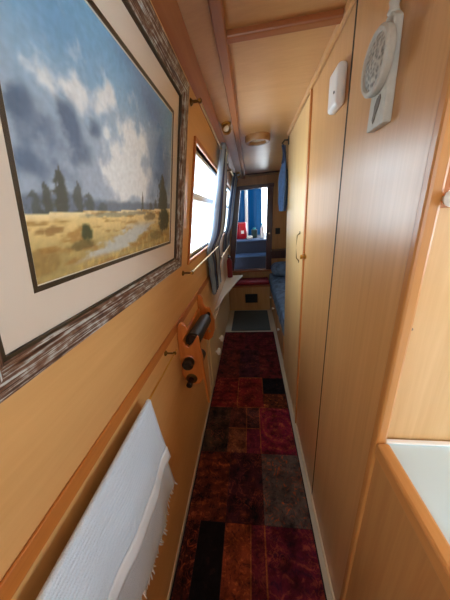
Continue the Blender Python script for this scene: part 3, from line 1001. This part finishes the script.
# ================================================================== WINE RACK AND BOTTLES
wr = thing('wine_rack', 'orange wooden wine rack with scrolled ends fixed to the side wall', 'wine rack', (XL, 1.0, 0.53))
near = [(-.385, .70), (-.366, .675), (-.336, .650), (-.296, .652), (-.268, .695), (-.264, .80), (-.276, .925), (-.287, .934), (-.298, .918), (-.310, .898), (-.330, .882), (-.346, .888), (-.357, .908),
        (-.355, .925), (-.344, .940), (-.332, .962), (-.330, .985), (-.336, 1.002), (-.352, 1.016), (-.368, 1.010), (-.377, .990), (-.381, .960), (-.385, .930)]
YN = 1.012
MB().prism(near, 'Y', YN, YN + .02).build('end_board', M['rack_wood'], wr, bevel=0.003)
far = [(-.385, .66), (-.330, .640), (-.300, .665), (-.280, .72), (-.275, .80), (-.290, .86), (-.300, .90), (-.330, .90), (-.345, .93), (-.345, .965), (-.360, .995), (-.385, 1.0)]
MB().prism(far, 'Y', 1.50, 1.522).build('end_board', M['rack_wood'], wr, bevel=0.003)
MB().box(XL, XL + .014, YN + .02, 1.50, .82, .90).box(XL, XL + .014, YN + .02, 1.50, .66, .72).build('back_rail', M['rack_wood'], wr, bevel=0.003)
MB().prism([(-.262, .540), (-.249, .530), (-.270, .943), (-.277, .952), (-.283, .943)], 'Y', YN - .014, YN).build('front_stile', M['rack_wood'], wr, bevel=0.003)


def bottle(name, label, y0, x, z, kind, L_=0.30, r=0.037, yaw=0.0, pitch=0.0):
    loc = (x, y0, z)
    t = thing(name, label, 'bottle', loc, 'bottles in the wine rack')
    ax = Vector((math.sin(yaw) * math.cos(pitch), math.cos(yaw) * math.cos(pitch), math.sin(pitch)))
    if kind == 'neck':      # neck towards the near end
        MB().lathe([(0.013, 0.02), (0.0135, 0.06), (0.016, 0.075), (r * .85, 0.105), (r, 0.125), (r, L_), (r * .9, L_ + 0.006)], loc, ax, 24).build('bottle_body', M['bottle'], t, smooth='auto')
        MB().lathe([(0.013, -0.002), (0.0152, 0.0), (0.0152, 0.014), (0.0142, 0.016), (0.0142, 0.05)], loc, ax, 24).build('foil_cap', M['foil'], t, smooth='auto')
    else:
        MB().lathe([(r * .55, 0.012), (r * .8, 0.0), (r, 0.006), (r, L_ - .13), (r * .85, L_ - .11), (0.016, L_ - .075), (0.0135, L_ - .06), (0.0135, L_ - .02)], loc, ax, 24).build('bottle_body', M['bottle'], t, smooth='auto')
        MB().lathe([(0.0142, L_ - .06), (0.0142, L_ - .016), (0.0155, L_ - .014), (0.0155, L_), (0.013, L_ + .002)], loc, ax, 24).build('foil_cap', M['foil'], t, smooth='auto')
    return t


bottle('wine_bottle', 'dark wine bottle lying base outwards through the upper hole of the rack', 0.962, -.336, .800, 'base', r=0.029)
bottle('wine_bottle', 'dark wine bottle with its foil cap poking from the lower hole of the rack', 0.950, -.336, .690, 'neck', r=0.034)
bottle('wine_bottle', 'big dark wine bottle lying in the cradle on top of the rack', 1.036, -.312, .905, 'base', L_=0.46, r=0.040, yaw=0.0, pitch=-0.11)
M['ring'] = M['dark_brass']
MB().lathe([(0.026, 0), (0.030, .003), (0.030, .007), (0.022, .010)], (-.336, YN, .690), (0, -1, 0), 20).build('bottle_collar', M['dark_brass'], wr, smooth='auto')
MB().lathe([(0.033, 0), (0.036, .003), (0.036, .006), (0.031, .009)], (-.336, YN, .800), (0, -1, 0), 20).build('bottle_collar', M['rack_wood'], wr, smooth='auto')
MB().lathe([(0.010, 0), (0.011, .004), (0.006, .010), (.003, .012)], (-.318, 1.50, .718), (0, -1, 0), 16).build('stud', M['chrome'], wr, smooth='auto')

# low cupboard below the shelf, flush on the side wall
cu = thing('low_cupboard', 'cream low cupboard with two white knobs against the side wall', 'cupboard', (XL, 1.7, 0.04))
MB().box(XL, XL + .012, 1.62, 3.56, .036, .60).build('body', M['cupboard'], cu, bevel=0.003)
for y0, y1, ky in ((1.66, 2.02, 1.89), (2.03, 2.40, 2.14)):
    dd = MB().box(XL + .012, XL + .026, y0, y1, .07, .57).build('door', M['cupboard'], cu, bevel=0.004)
    MB().lathe([(0.008, 0), (0.010, .012), (0.028, .018), (0.034, .030), (0.028, .044), (.004, .050)], (XL + .026, ky, .295), (1, 0, 0), 18).build('knob', M['white'], dd, smooth='auto')

sh = MB().prism([(XL + .001, 2.14), (-.372, 2.16), (-.352, 2.216), (-.325, 2.525), (-.277, 2.80), (-.21, 3.18), (-.137, 3.50), (-.14, 3.53), (XL + .001, 3.53)], 'Z', .602, .624)
tag(sh.build('corner_shelf', M['cream'], bevel=0.006), 'cream shelf with a curved edge above the low cupboard', 'shelf')

fe = thing('fire_extinguisher', 'small red fire extinguisher standing on the far end of the shelf', 'fire extinguisher', (-.325, 3.42, .624))
MB().lathe([(0.034, 0), (0.040, .006), (0.040, .23), (0.034, .262), (0.016, .285), (0.012, .30)], (-.325, 3.42, .624), (0, 0, 1), 24).build('cylinder', M['extinguisher'], fe, smooth='auto')
MB().box(-.340, -.310, 3.36, 3.44, .924, .940).box(-.336, -.314, 3.36, 3.43, .950, .962).lathe([(.012, 0), (.012, .03)], (-.325, 3.42, .92), (0, 0, 1), 12).build('valve_handle', M['black'], fe, bevel=0.002)
MB().lathe([(.013, 0), (.013, .010)], (-.318, 3.405, .935), (0.6, -.8, 0), 14).build('gauge', M['white'], fe)

# ================================================================== CURTAINS AND RODS


def rod(label, y0, y1, z, off, group):
    t = thing('curtain_rod', label, 'curtain rod', on_wall((y0 + y1) / 2, z, 0), group)
    x = xw(z) + off
    MB().tube([(x, y0, z), (x, y1, z)], 0.005, 12).build('rod', M['brass'], t, smooth='auto')
    for y in (y0 + 0.012, y1 - 0.012):
        bb = MB().tube([(xw(z), y, z), (x, y, z)], 0.005, 10)
        bb.lathe([(0.014, 0), (0.013, 0.004), (0.006, 0.01)], (xw(z), y, z), (1, 0, 0), 16)
        bb.lathe([(0.003, -.010), (0.008, -.006), (0.0095, 0), (0.008, .006), (0.003, .010)], (x, y, z), (0, 1, 0), 14)
        bb.build('bracket', M['dark_brass'], t, smooth='auto')
    return t


rod('brass curtain rod above the nearer window with a bracket beside the picture', 1.10, 2.34, 1.930, .038, 'curtain rods')
rod('brass curtain rod under the nearer window holding back the striped curtain', 1.10, 2.14, 1.245, .048, 'curtain rods')
rod('brass curtain rod above the farther window near the end door', 2.64, 3.66, 1.930, .038, 'curtain rods')
rod('brass curtain rod under the farther window above the shelf', 2.50, 3.66, 1.075, .048, 'curtain rods')


def curtain(label, ya_top, yb_top, ya_mid, yb_mid, ya_bot, yb_bot, zb, npl, seed):
    zt_ = 1.945
    rr = random.Random(seed)
    ph = [rr.uniform(0, 6) for _ in range(4)]

    def fn(u, t):
        z = zt_ + (zb - zt_) * t
        k = sm(0.0, 0.45, t)
        ya, yb = ya_top + (ya_mid - ya_top) * k, yb_top + (yb_mid - yb_top) * k
        k2 = sm(0.55, 0.95, t)
        ya, yb = ya + (ya_bot - ya) * k2, yb + (yb_bot - yb) * k2
        y = ya + u * (yb - ya) + 0.006 * math.sin(t * 7 + u * 20)
        amp = 0.022 + 0.006 * math.sin(t * 3 + ph[0])
        off = 0.044 + amp * math.sin(u * npl * 2 * PI + ph[1] + 0.6 * math.sin(t * 2.2 + ph[2]))
        pinch = math.exp(-((z - 1.245) / 0.09) ** 2)
        if z < 1.245:
            off = 0.030 + (off - 0.044) * 0.8
        off = off * (1 - pinch) + pinch * (0.022 + 0.012 * math.sin(u * npl * 2 * PI + ph[1]))
        return (xw(z) + off, y, z)
    t = thing('curtain', label, 'curtain', on_wall((ya_top + yb_top) / 2, zb, 0.04), 'striped curtains')
    nu, nv = npl * 12, 36
    o = MB().grid(fn, nu, nv).build('cloth', M['curtain'], t, smooth=True, solid=0.0018)
    ul = o.data.uv_layers.new(name='UVMap')
    w = nu + 1
    for lp in o.data.loops:
        ul.data[lp.index].uv = ((lp.vertex_index % w) / nu, (lp.vertex_index // w) / nv)
    # gathered heading
    hd = MB().grid(lambda u, s: tuple(Vector(fn(u, 0)) + Vector((0.002, 0, 0.035 * s - 0.012))), nu, 3)
    ho = hd.build('heading', M['curtain'], t, smooth=True, solid=0.003)
    ul = ho.data.uv_layers.new(name='UVMap')
    for lp in ho.data.loops:
        ul.data[lp.index].uv = ((lp.vertex_index % w) / nu, 1)
    return t


curtain('blue and grey striped curtain gathered at the far side of the nearer window', 1.84, 2.08, 1.70, 2.42, 2.02, 2.52, 0.82, 7, 2)
curtain('blue and grey striped curtain gathered drawn across the far part of the farther window', 3.05, 3.58, 3.00, 3.60, 3.02, 3.60, 1.06, 7, 5)

# ================================================================== CEILING FITTINGS


def spot(label, x, y, zc, yaw):
    t = thing('spotlight', label, 'spotlight', (x, y, zc), 'brass ceiling spotlights')
    MB().lathe([(0.030, 0), (0.030, .006), (0.024, .012), (.006, .014)], (x, y, zc), (0, 0, -1), 24).build('base', M['brass'], t, smooth='auto')
    d = Vector((math.sin(yaw) * .8, -math.cos(yaw) * .8, -.55)).normalized()
    c = Vector((x, y, zc - .026)) - d * .02
    MB().tube([(x, y, zc - .010), (x, y, zc - .03)], .006, 10).build('stem', M['dark_brass'], t, smooth='auto')
    MB().lathe([(0.010, -.012), (0.020, -.004), (0.024, .010), (0.026, .045), (.023, .045), (.020, .012)], c, d, 24).build('head', M['brass'], t, smooth='auto')
    MB().lathe([(0.012, .010), (0.019, .022), (0.012, .030), (.003, .033)], c, d, 20).build('bulb', M['white'], t, smooth='auto')
    return t


spot('brass ceiling spotlight between the beam and the nearer window', -.128, 1.66, 2.018, 0.3)
spot('small brass ceiling spotlight close to the end door', -.140, 3.42, 2.018, 0.3)
cv = thing('ceiling_vent', 'round wooden ceiling vent ring beside the long beam', 'ceiling vent', (.070, 2.03, 2.032))
MB().lathe([(0.092, 0), (0.092, .036), (0.086, .046), (0.068, .046), (0.062, .038), (.062, .0)], (.070, 2.03, 2.036), (0, 0, -1), 40).build('ring', M['vent_wood'], cv, smooth='auto')
MB().lathe([(0.062, .020), (0.060, .026), (.02, .030), (.004, .030)], (.070, 2.03, 2.036), (0, 0, -1), 32).build('cover', M['cream'], cv, smooth='auto')

# ================================================================== PARTITION FITTINGS
al = thing('carbon_monoxide_alarm', 'white rounded alarm unit fixed high on the passage door', 'alarm', (XR, .958, 1.80))
MB().box(XR - .030, XR,   .905, .995, 1.795, 1.905).build('casing', M['white'], al, bevel=0.013, seg=4, smooth=True)
MB().lathe([(.004, 0), (.004, .002)], (XR - .030, .925, 1.835), (-1, 0, 0), 12).build('indicator', M['plaque_dark'], al)

pl = thing('carved_plaque', 'bleached wooden plaque with carved round medallion hanging by a cord', 'plaque', (XR, .625, 1.65))
MB().prism([(.616, 1.662), (.690, 1.662), (.684, 1.76), (.674, 1.835), (.658, 1.848), (.640, 1.848), (.626, 1.835), (.620, 1.76)], 'X', XR - .018, XR).build('backboard', M['plaque'], pl, bevel=0.003)
DC = (XR - .018, .655, 1.778)
MB().lathe([(.053, 0), (.056, .004), (.056, .014), (.052, .018), (.047, .018), (.044, .013)], DC, (-1, 0, 0), 40).build('medallion_rim', M['plaque'], pl, smooth='auto')
MB().lathe([(.046, 0), (.046, .013), (.028, .018), (.008, .020)], DC, (-1, 0, 0), 40).build('medallion', M['carved'], pl, smooth='auto')
MB().lathe([(.008, 0), (.011, .005), (.008, .014), (.010, .022), (.005, .028)], (XR - .010, .649, 1.845), (0, 0, 1), 16).build('finial', M['plaque'], pl, smooth='auto')
MB().tube([(XR - .008, .649, 1.872), (XR - .004, .653, 1.96), (XR - .006, .649, 2.010)], .0022, 6).build('cord', M['cord'], pl, smooth=True)
MB().prism([(.660, 1.672), (.654, 1.678), (.651, 1.686), (.642, 1.698), (.636, 1.712), (.640, 1.720), (.652, 1.716), (.660, 1.704), (.660, 1.692), (.665, 1.681)], 'X', XR - .0195, XR - .0175).build('inlay', M['plaque_dark'], pl)

# ================================================================== WARDROBE
wd = thing('wardrobe', 'tall wardrobe with one pale wooden door opposite the window', 'wardrobe', (.6, 1.7, 0))
MB().box(XR + .018, .95, SC + .02, WE, 0, 2.02).build('body', M['pale_door'], wd, bevel=0.003)
dd = MB().box(XR - .004, XR + .016, SC + .006, WE, .045, 2.010).build('door', M['pale_door'], wd, bevel=0.003)
pts = [(XR - .004, 1.485, 1.375), (XR - .020, 1.485, 1.36), (XR - .024, 1.485, 1.29), (XR - .020, 1.485, 1.225), (XR - .004, 1.485, 1.205)]
MB().tube(pts, .0028, 10).lathe([(.010, 0), (.010, .003)], (XR - .004, 1.485, 1.375), (-1, 0, 0), 12).lathe([(.010, 0), (.010, .003)], (XR - .004, 1.485, 1.205), (-1, 0, 0), 12).build('handle', M['dark_brass'], dd, smooth='auto')

# coat on its hook at the end of the wardrobe
hk = thing('coat_hook', 'black coat hook near the ceiling at the end of the wardrobe', 'hook', (XR - .004, 2.0, 1.97))
MB().tube([(XR - .004, 2.012, 1.985), (XR - .035, 2.012, 1.985), (XR - .052, 2.012, 1.965), (XR - .048, 2.012, 1.948)], .006, 8).box(XR - .010, XR - .004, 1.998, 2.026, 1.955, 2.005).build('hook_arm', M['black'], hk, smooth='auto')
ct = thing('hanging_coat', 'blue folded garment hanging from the black hook on the wardrobe end', 'garment', (XR - .03, 2.03, 1.50))


def coat(u, t):
    z = 1.96 - t * 0.455
    w = 0.012 + 0.042 * sm(0.05, 0.55, t) * (1 - 0.35 * sm(0.85, 1.0, t))
    d = 0.020 + 0.070 * sm(0.05, 0.5, t)
    a = u * 2 * PI
    f = 1 + 0.12 * math.sin(a * 5 + t * 4) * sm(.1, .4, t)
    return (XR - .026 - 0.012 * sm(.1, .5, t) + w * math.cos(a) * f * .62, 2.055 + d * math.sin(a) * f * .8, z)


cb = MB().grid(coat, 40, 24)
bot = [coat(i / 40, 1) for i in range(40)]
cb.add(bot, [tuple(range(40))])
cb.build('cloth', M['blue_cloth'], ct, smooth=True)
MB().tube([(XR - .048, 2.012, 1.958), (XR - .032, 2.03, 1.91), (XR - .036, 2.035, 1.84)], [.010, .014, .018], 8).build('strap', M['navy_cloth'], ct, smooth=True)

# ================================================================== GALLEY CORNER
bc = thing('base_cabinet', 'plain wooden base cabinet under the white worktop', 'cabinet', (.8, -.3, 0))
MB().box(XR + .003, .92, -1.30, PY0 - .002, .08, .914).build('body', M['cabinet'], bc, bevel=0.002)
MB().box(XR + .03, .90, -1.28, PY0 - .004, 0, .08).build('plinth', M['gap'], bc)
wt = thing('worktop', 'white worktop with raised wooden edging in the alcove', 'worktop', (.8, -.3, .915))
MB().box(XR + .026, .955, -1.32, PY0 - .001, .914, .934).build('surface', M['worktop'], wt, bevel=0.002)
MB().box(XR - .004, XR + .026, -1.32, PY0 - .021, .908, .950).build('edging', M['edge_y'], wt, bevel=0.006)
MB().box(XR + .026, .955, PY0 - .012, PY0 - .001, .934, .940).build('back_strip', M['white'], wt, bevel=0.002)
wc = thing('wall_cabinet', 'shallow wooden wall cabinet with white knob above the worktop', 'wall cabinet', (.5, PY0, 1.5))
MB().box(.318, .70, PY0 - .012, PY0 + .005, 1.488, 1.505).box(.318, .70, PY0 - .012, PY0 + .005, 1.90, 1.96).box(.318, .334, PY0 - .012, PY0 + .005, 1.505, 1.90).box(.66, .70, PY0 - .012, PY0 + .005, 1.505, 1.90).build('surround', M['orange_trim_z'], wc, bevel=0.003)
MB().box(.334, .66, PY0 - .002, PY0 + .005, 1.505, 1.90).build('backing', M['gap'], wc)
dd = MB().box(.339, .656, PY0 - .010, PY0 - .002, 1.509, 1.896).build('door', M['alcove'], wc, bevel=0.002)
MB().lathe([(.006, 0), (.006, .006), (.012, .010), (.014, .016), (.009, .023), (.003, .025)], (.328, PY0 - .012, 1.503), (0, -1, 0), 20).build('knob', M['white'], wc, smooth='auto')
ck = thing('button_switch', 'small dark button on the alcove panel above the worktop', 'switch', (.33, PY0 + .005, 1.249))
MB().lathe([(.004, 0), (.004, .003), (.002, .004)], (.331, PY0 + .005, 1.249), (0, -1, 0), 12).build('cap', M['plaque_dark'], ck)

# ================================================================== STEP BOX, BED
sb = thing('step_box', 'wooden step box with a dark vent grille below the end door', 'step', (0, 3.8, 0))
MB().box(XL + .001, .285, 3.60, YE - .001, 0, .415).build('body', M['far_wood'], sb, bevel=0.004)
MB().box(XL + .001, .290, 3.585, 3.64, .400, .420).build('nosing', M['orange_trim_x'], sb, bevel=0.004)
g = MB().box(-.115, .085, 3.592, 3.60, .135, .285)
for i in range(7):
    g.box(-.108, .078, 3.587, 3.592, .145 + i * .020, .155 + i * .020)
g.build('vent_grille', M['black'], sb, bevel=0.001)
cs = MB().box(-.30, .275, 3.63, YE - .06, .420, .468)
tag(cs.build('seat_cushion', M['red_cushion'], bevel=0.018, seg=3, smooth=True), 'flat red cushion lying on the step box', 'cushion')

BY0, BY1, BX0, BX1 = WE + .01, YE - .01, .310, 1.34
bd = thing('berth', 'built-in wooden berth base with drawers beyond the wardrobe', 'bed', (.8, 3.0, 0))
MB().box(BX0, BX1, BY0, BY1, 0, .46).build('base', M['cabinet'], bd, bevel=0.003)
for y0, y1 in ((2.09, 2.66), (2.70, 3.30), (3.34, 3.56)):
    dr = MB().box(BX0 - .016, BX0, y0, y1, .07, .36).build('drawer', M['cabinet'], bd, bevel=0.004)
    ky = (y0 + y1) / 2
    MB().lathe([(.006, 0), (.006, .008), (.014, .014), (.016, .020), (.010, .028)], (BX0 - .016, ky, .27), (-1, 0, 0), 16).build('knob', M['white'], dr, smooth='auto')


def quilt(u, v):
    y = BY0 + .005 + v * (BY1 - BY0 - .02)
    if u < 0.2:
        s = u / 0.2
        x = BX0 - .010 + 0.012 * s * s
        z = .36 + .15 * s
    else:
        s = (u - .2) / .8
        x = BX0 + .004 + s * (BX1 - BX0 - .01)
        z = .51 + .03 * math.sin(min(1, s * 6) * PI / 2)
    n1 = noise.noise(Vector((x * 9, y * 9, 3)))
    return (x + .006 * n1, y, z + .012 * n1)


tag(MB().grid(quilt, 60, 60).build('bed_cover', M['bed_cloth'], smooth=True, solid=0.02), 'blue patterned bed cover draped over the berth edge', 'bedding')


def pillow_fn(cx, cy, cz, hx, hy, hz):
    def fn(u, v):
        a, e = u * 2 * PI, (v - .5) * PI
        p = lambda c, k: math.copysign(abs(c) ** k, c)
        return (cx + hx * p(math.cos(a), .45) * p(math.cos(e), .45), cy + hy * p(math.sin(a), .45) * p(math.cos(e), .45), cz + hz * p(math.sin(e), .9))
    return fn


tag(MB().grid(pillow_fn(.58, 3.72, .65, .27, .20, .10), 40, 16).build('pillow', M['bed_cloth'], smooth=True), 'plump blue pillow at the far end of the berth', 'pillow')

ss = thing('wall_socket', 'dark square socket plate on the end bulkhead above the berth', 'socket', (.436, YE, 1.2))
MB().box(.400, .475, YE - .010, YE, 1.165, 1.26).build('plate', M['black'], ss, bevel=0.003)
nb = thing('book_niche', 'dark wooden shelf box on the end bulkhead over the pillow', 'shelf', (.6, YE - .1, .8))
MB().box(.33, 1.0, YE - .16, YE - .001, .90, .925).box(.33, 1.0, YE - .012, YE - .001, .77, .90).build('board', M['mahogany'], nb, bevel=0.003)
cl = thing('cord_pull', 'thin pale stick leaning on the bulkhead beside the end door', 'stick', (.34, YE - .02, 1.5))
MB().tube([(.325, YE - .012, 1.50), (.352, YE - .012, 1.70)], .006, 8).build('rod', M['cream'], cl, smooth=True)

# ================================================================== OUTSIDE THE END DOOR
st = thing('boarding_steps', 'navy painted steps rising outside the end door', 'steps', (0, 4.3, .5))
for (y0, y1, z) in ((4.29, 4.56, .79), (4.54, 4.84, 1.04)):
    MB().box(-.42, .36, y0, y1, z - .028, z)  .build('tread', M['tread'], st, bevel=0.005)
MB().box(-.42, .36, 4.31, 4.33, .45, .765).build('riser', M['navy_step'], st)
MB().box(-.42, .36, 4.56, 4.58, .45, 1.015).build('riser', M['navy_step'], st)
struct(MB().box(-.54, 1.28, 4.08, 6.2, .40, .45).build('deck_floor', M['navy_step']))
struct(MB().box(-.53, 1.0, 4.845, 6.2, .98, 1.035).build('deck_locker_slab', M['navy_step']))
b = MB()
b.add([(-.56, 4.09, 0.46), (-.56, 5.80, 0.46), (-.48, 5.80, 2.25), (-.48, 4.09, 2.25)], [(0, 1, 2, 3)])
b.add([(-.48, 4.09, 2.25), (-.48, 5.80, 2.25), (.20, 5.80, 2.45), (.20, 4.09, 2.45)], [(0, 1, 2, 3)])
b.add([(.20, 4.09, 2.45), (.20, 5.80, 2.45), (1.20, 5.80, 2.25), (1.20, 4.09, 2.25)], [(0, 1, 2, 3)])
b.add([(1.20, 4.09, 2.25), (1.20, 5.80, 2.25), (1.30, 5.80, .46), (1.30, 4.09, .46)], [(0, 1, 2, 3)])
tag(b.build('deck_canopy', M['canopy'], solid=.006), 'dark blue canvas cover arching over the deck outside the end door', 'canopy')
pw = MB().tube([(-.085, 5.2, 1.035), (-.062, 5.2, 2.38)], .033, 16)
tag(pw.build('canopy_post', M['white_post'], smooth='auto'), 'white post standing outside on the deck before the blue tarpaulin', 'post')


def tarp(u, v):
    return (-.46 + u * .73, 5.72 + .03 * math.sin(u * 14) + .015 * math.sin(v * 9 + u * 5), 1.0 + v * 1.7)


tag(MB().grid(tarp, 40, 24).build('tarpaulin', M['tarp'], smooth=True, solid=.004), 'bright blue tarpaulin stretched beyond the white post', 'tarpaulin')
rb = thing('fuel_can', 'round red fuel can with white label standing left of the white post', 'can', (-.165, 4.98, 1.04))
rb_o = (-.195, 4.98, 1.04)
MB().lathe([(.112, 0), (.118, .010), (.118, .285), (.110, .305), (.105, .315), (.03, .318)], rb_o, (0, 0, 1), 28).build('drum', M['red_paint'], rb, smooth='auto')
MB().lathe([(.121, .275), (.123, .285), (.121, .295)], rb_o, (0, 0, 1), 28).build('rim', M['red_paint'], rb, smooth='auto')
lb = MB()
for i in range(6):
    a0, a1 = -PI / 2 + .05 + .085 * i, -PI / 2 + .05 + .085 * (i + 1)
    q = [(rb_o[0] + .1195 * math.cos(a), rb_o[1] + .1195 * math.sin(a), z) for a, z in ((a0, 1.14), (a1, 1.14), (a1, 1.20), (a0, 1.20))]
    lb.add(q, [(0, 1, 2, 3)])
lb.build('label', M['white'], rb)
jc = thing('jerrycan', 'dark jerrycan with turquoise cap standing right of the white post', 'can', (.075, 5.0, 1.04))
MB().box(.015, .135, 4.95, 5.10, 1.04, 1.20).build('tank', M['dark_can'], jc, bevel=0.02, seg=3)
MB().lathe([(.026, 0), (.034, .006), (.034, .030), (.02, .034)], (.075, 5.02, 1.20), (0, 0, 1), 20).build('cap', M['teal'], jc, smooth='auto')
tag(MB().grid(pillow_fn(-.02, 4.72, 1.072, .06, .05, .032), 20, 10).build('mooring_rope', M['white_post'], smooth=True), 'small coil of white rope on the top step below the white post', 'rope')
bt = thing('water_bottle', 'clear pale bottle standing on the deck at the doorway edge', 'bottle', (.235, 4.9, 1.04))
MB().lathe([(.036, 0), (.038, .01), (.038, .18), (.016, .22), (.016, .25)], (.235, 4.9, 1.04), (0, 0, 1), 20).build('body', M['white'], bt, smooth='auto')
MB().lathe([(.018, 0), (.018, .02)], (.235, 4.9, 1.29), (0, 0, 1), 16).build('cap', M['teal'], bt, smooth='auto')

for o in bpy.data.objects:
    if '_o' in o:
        del o['_o']
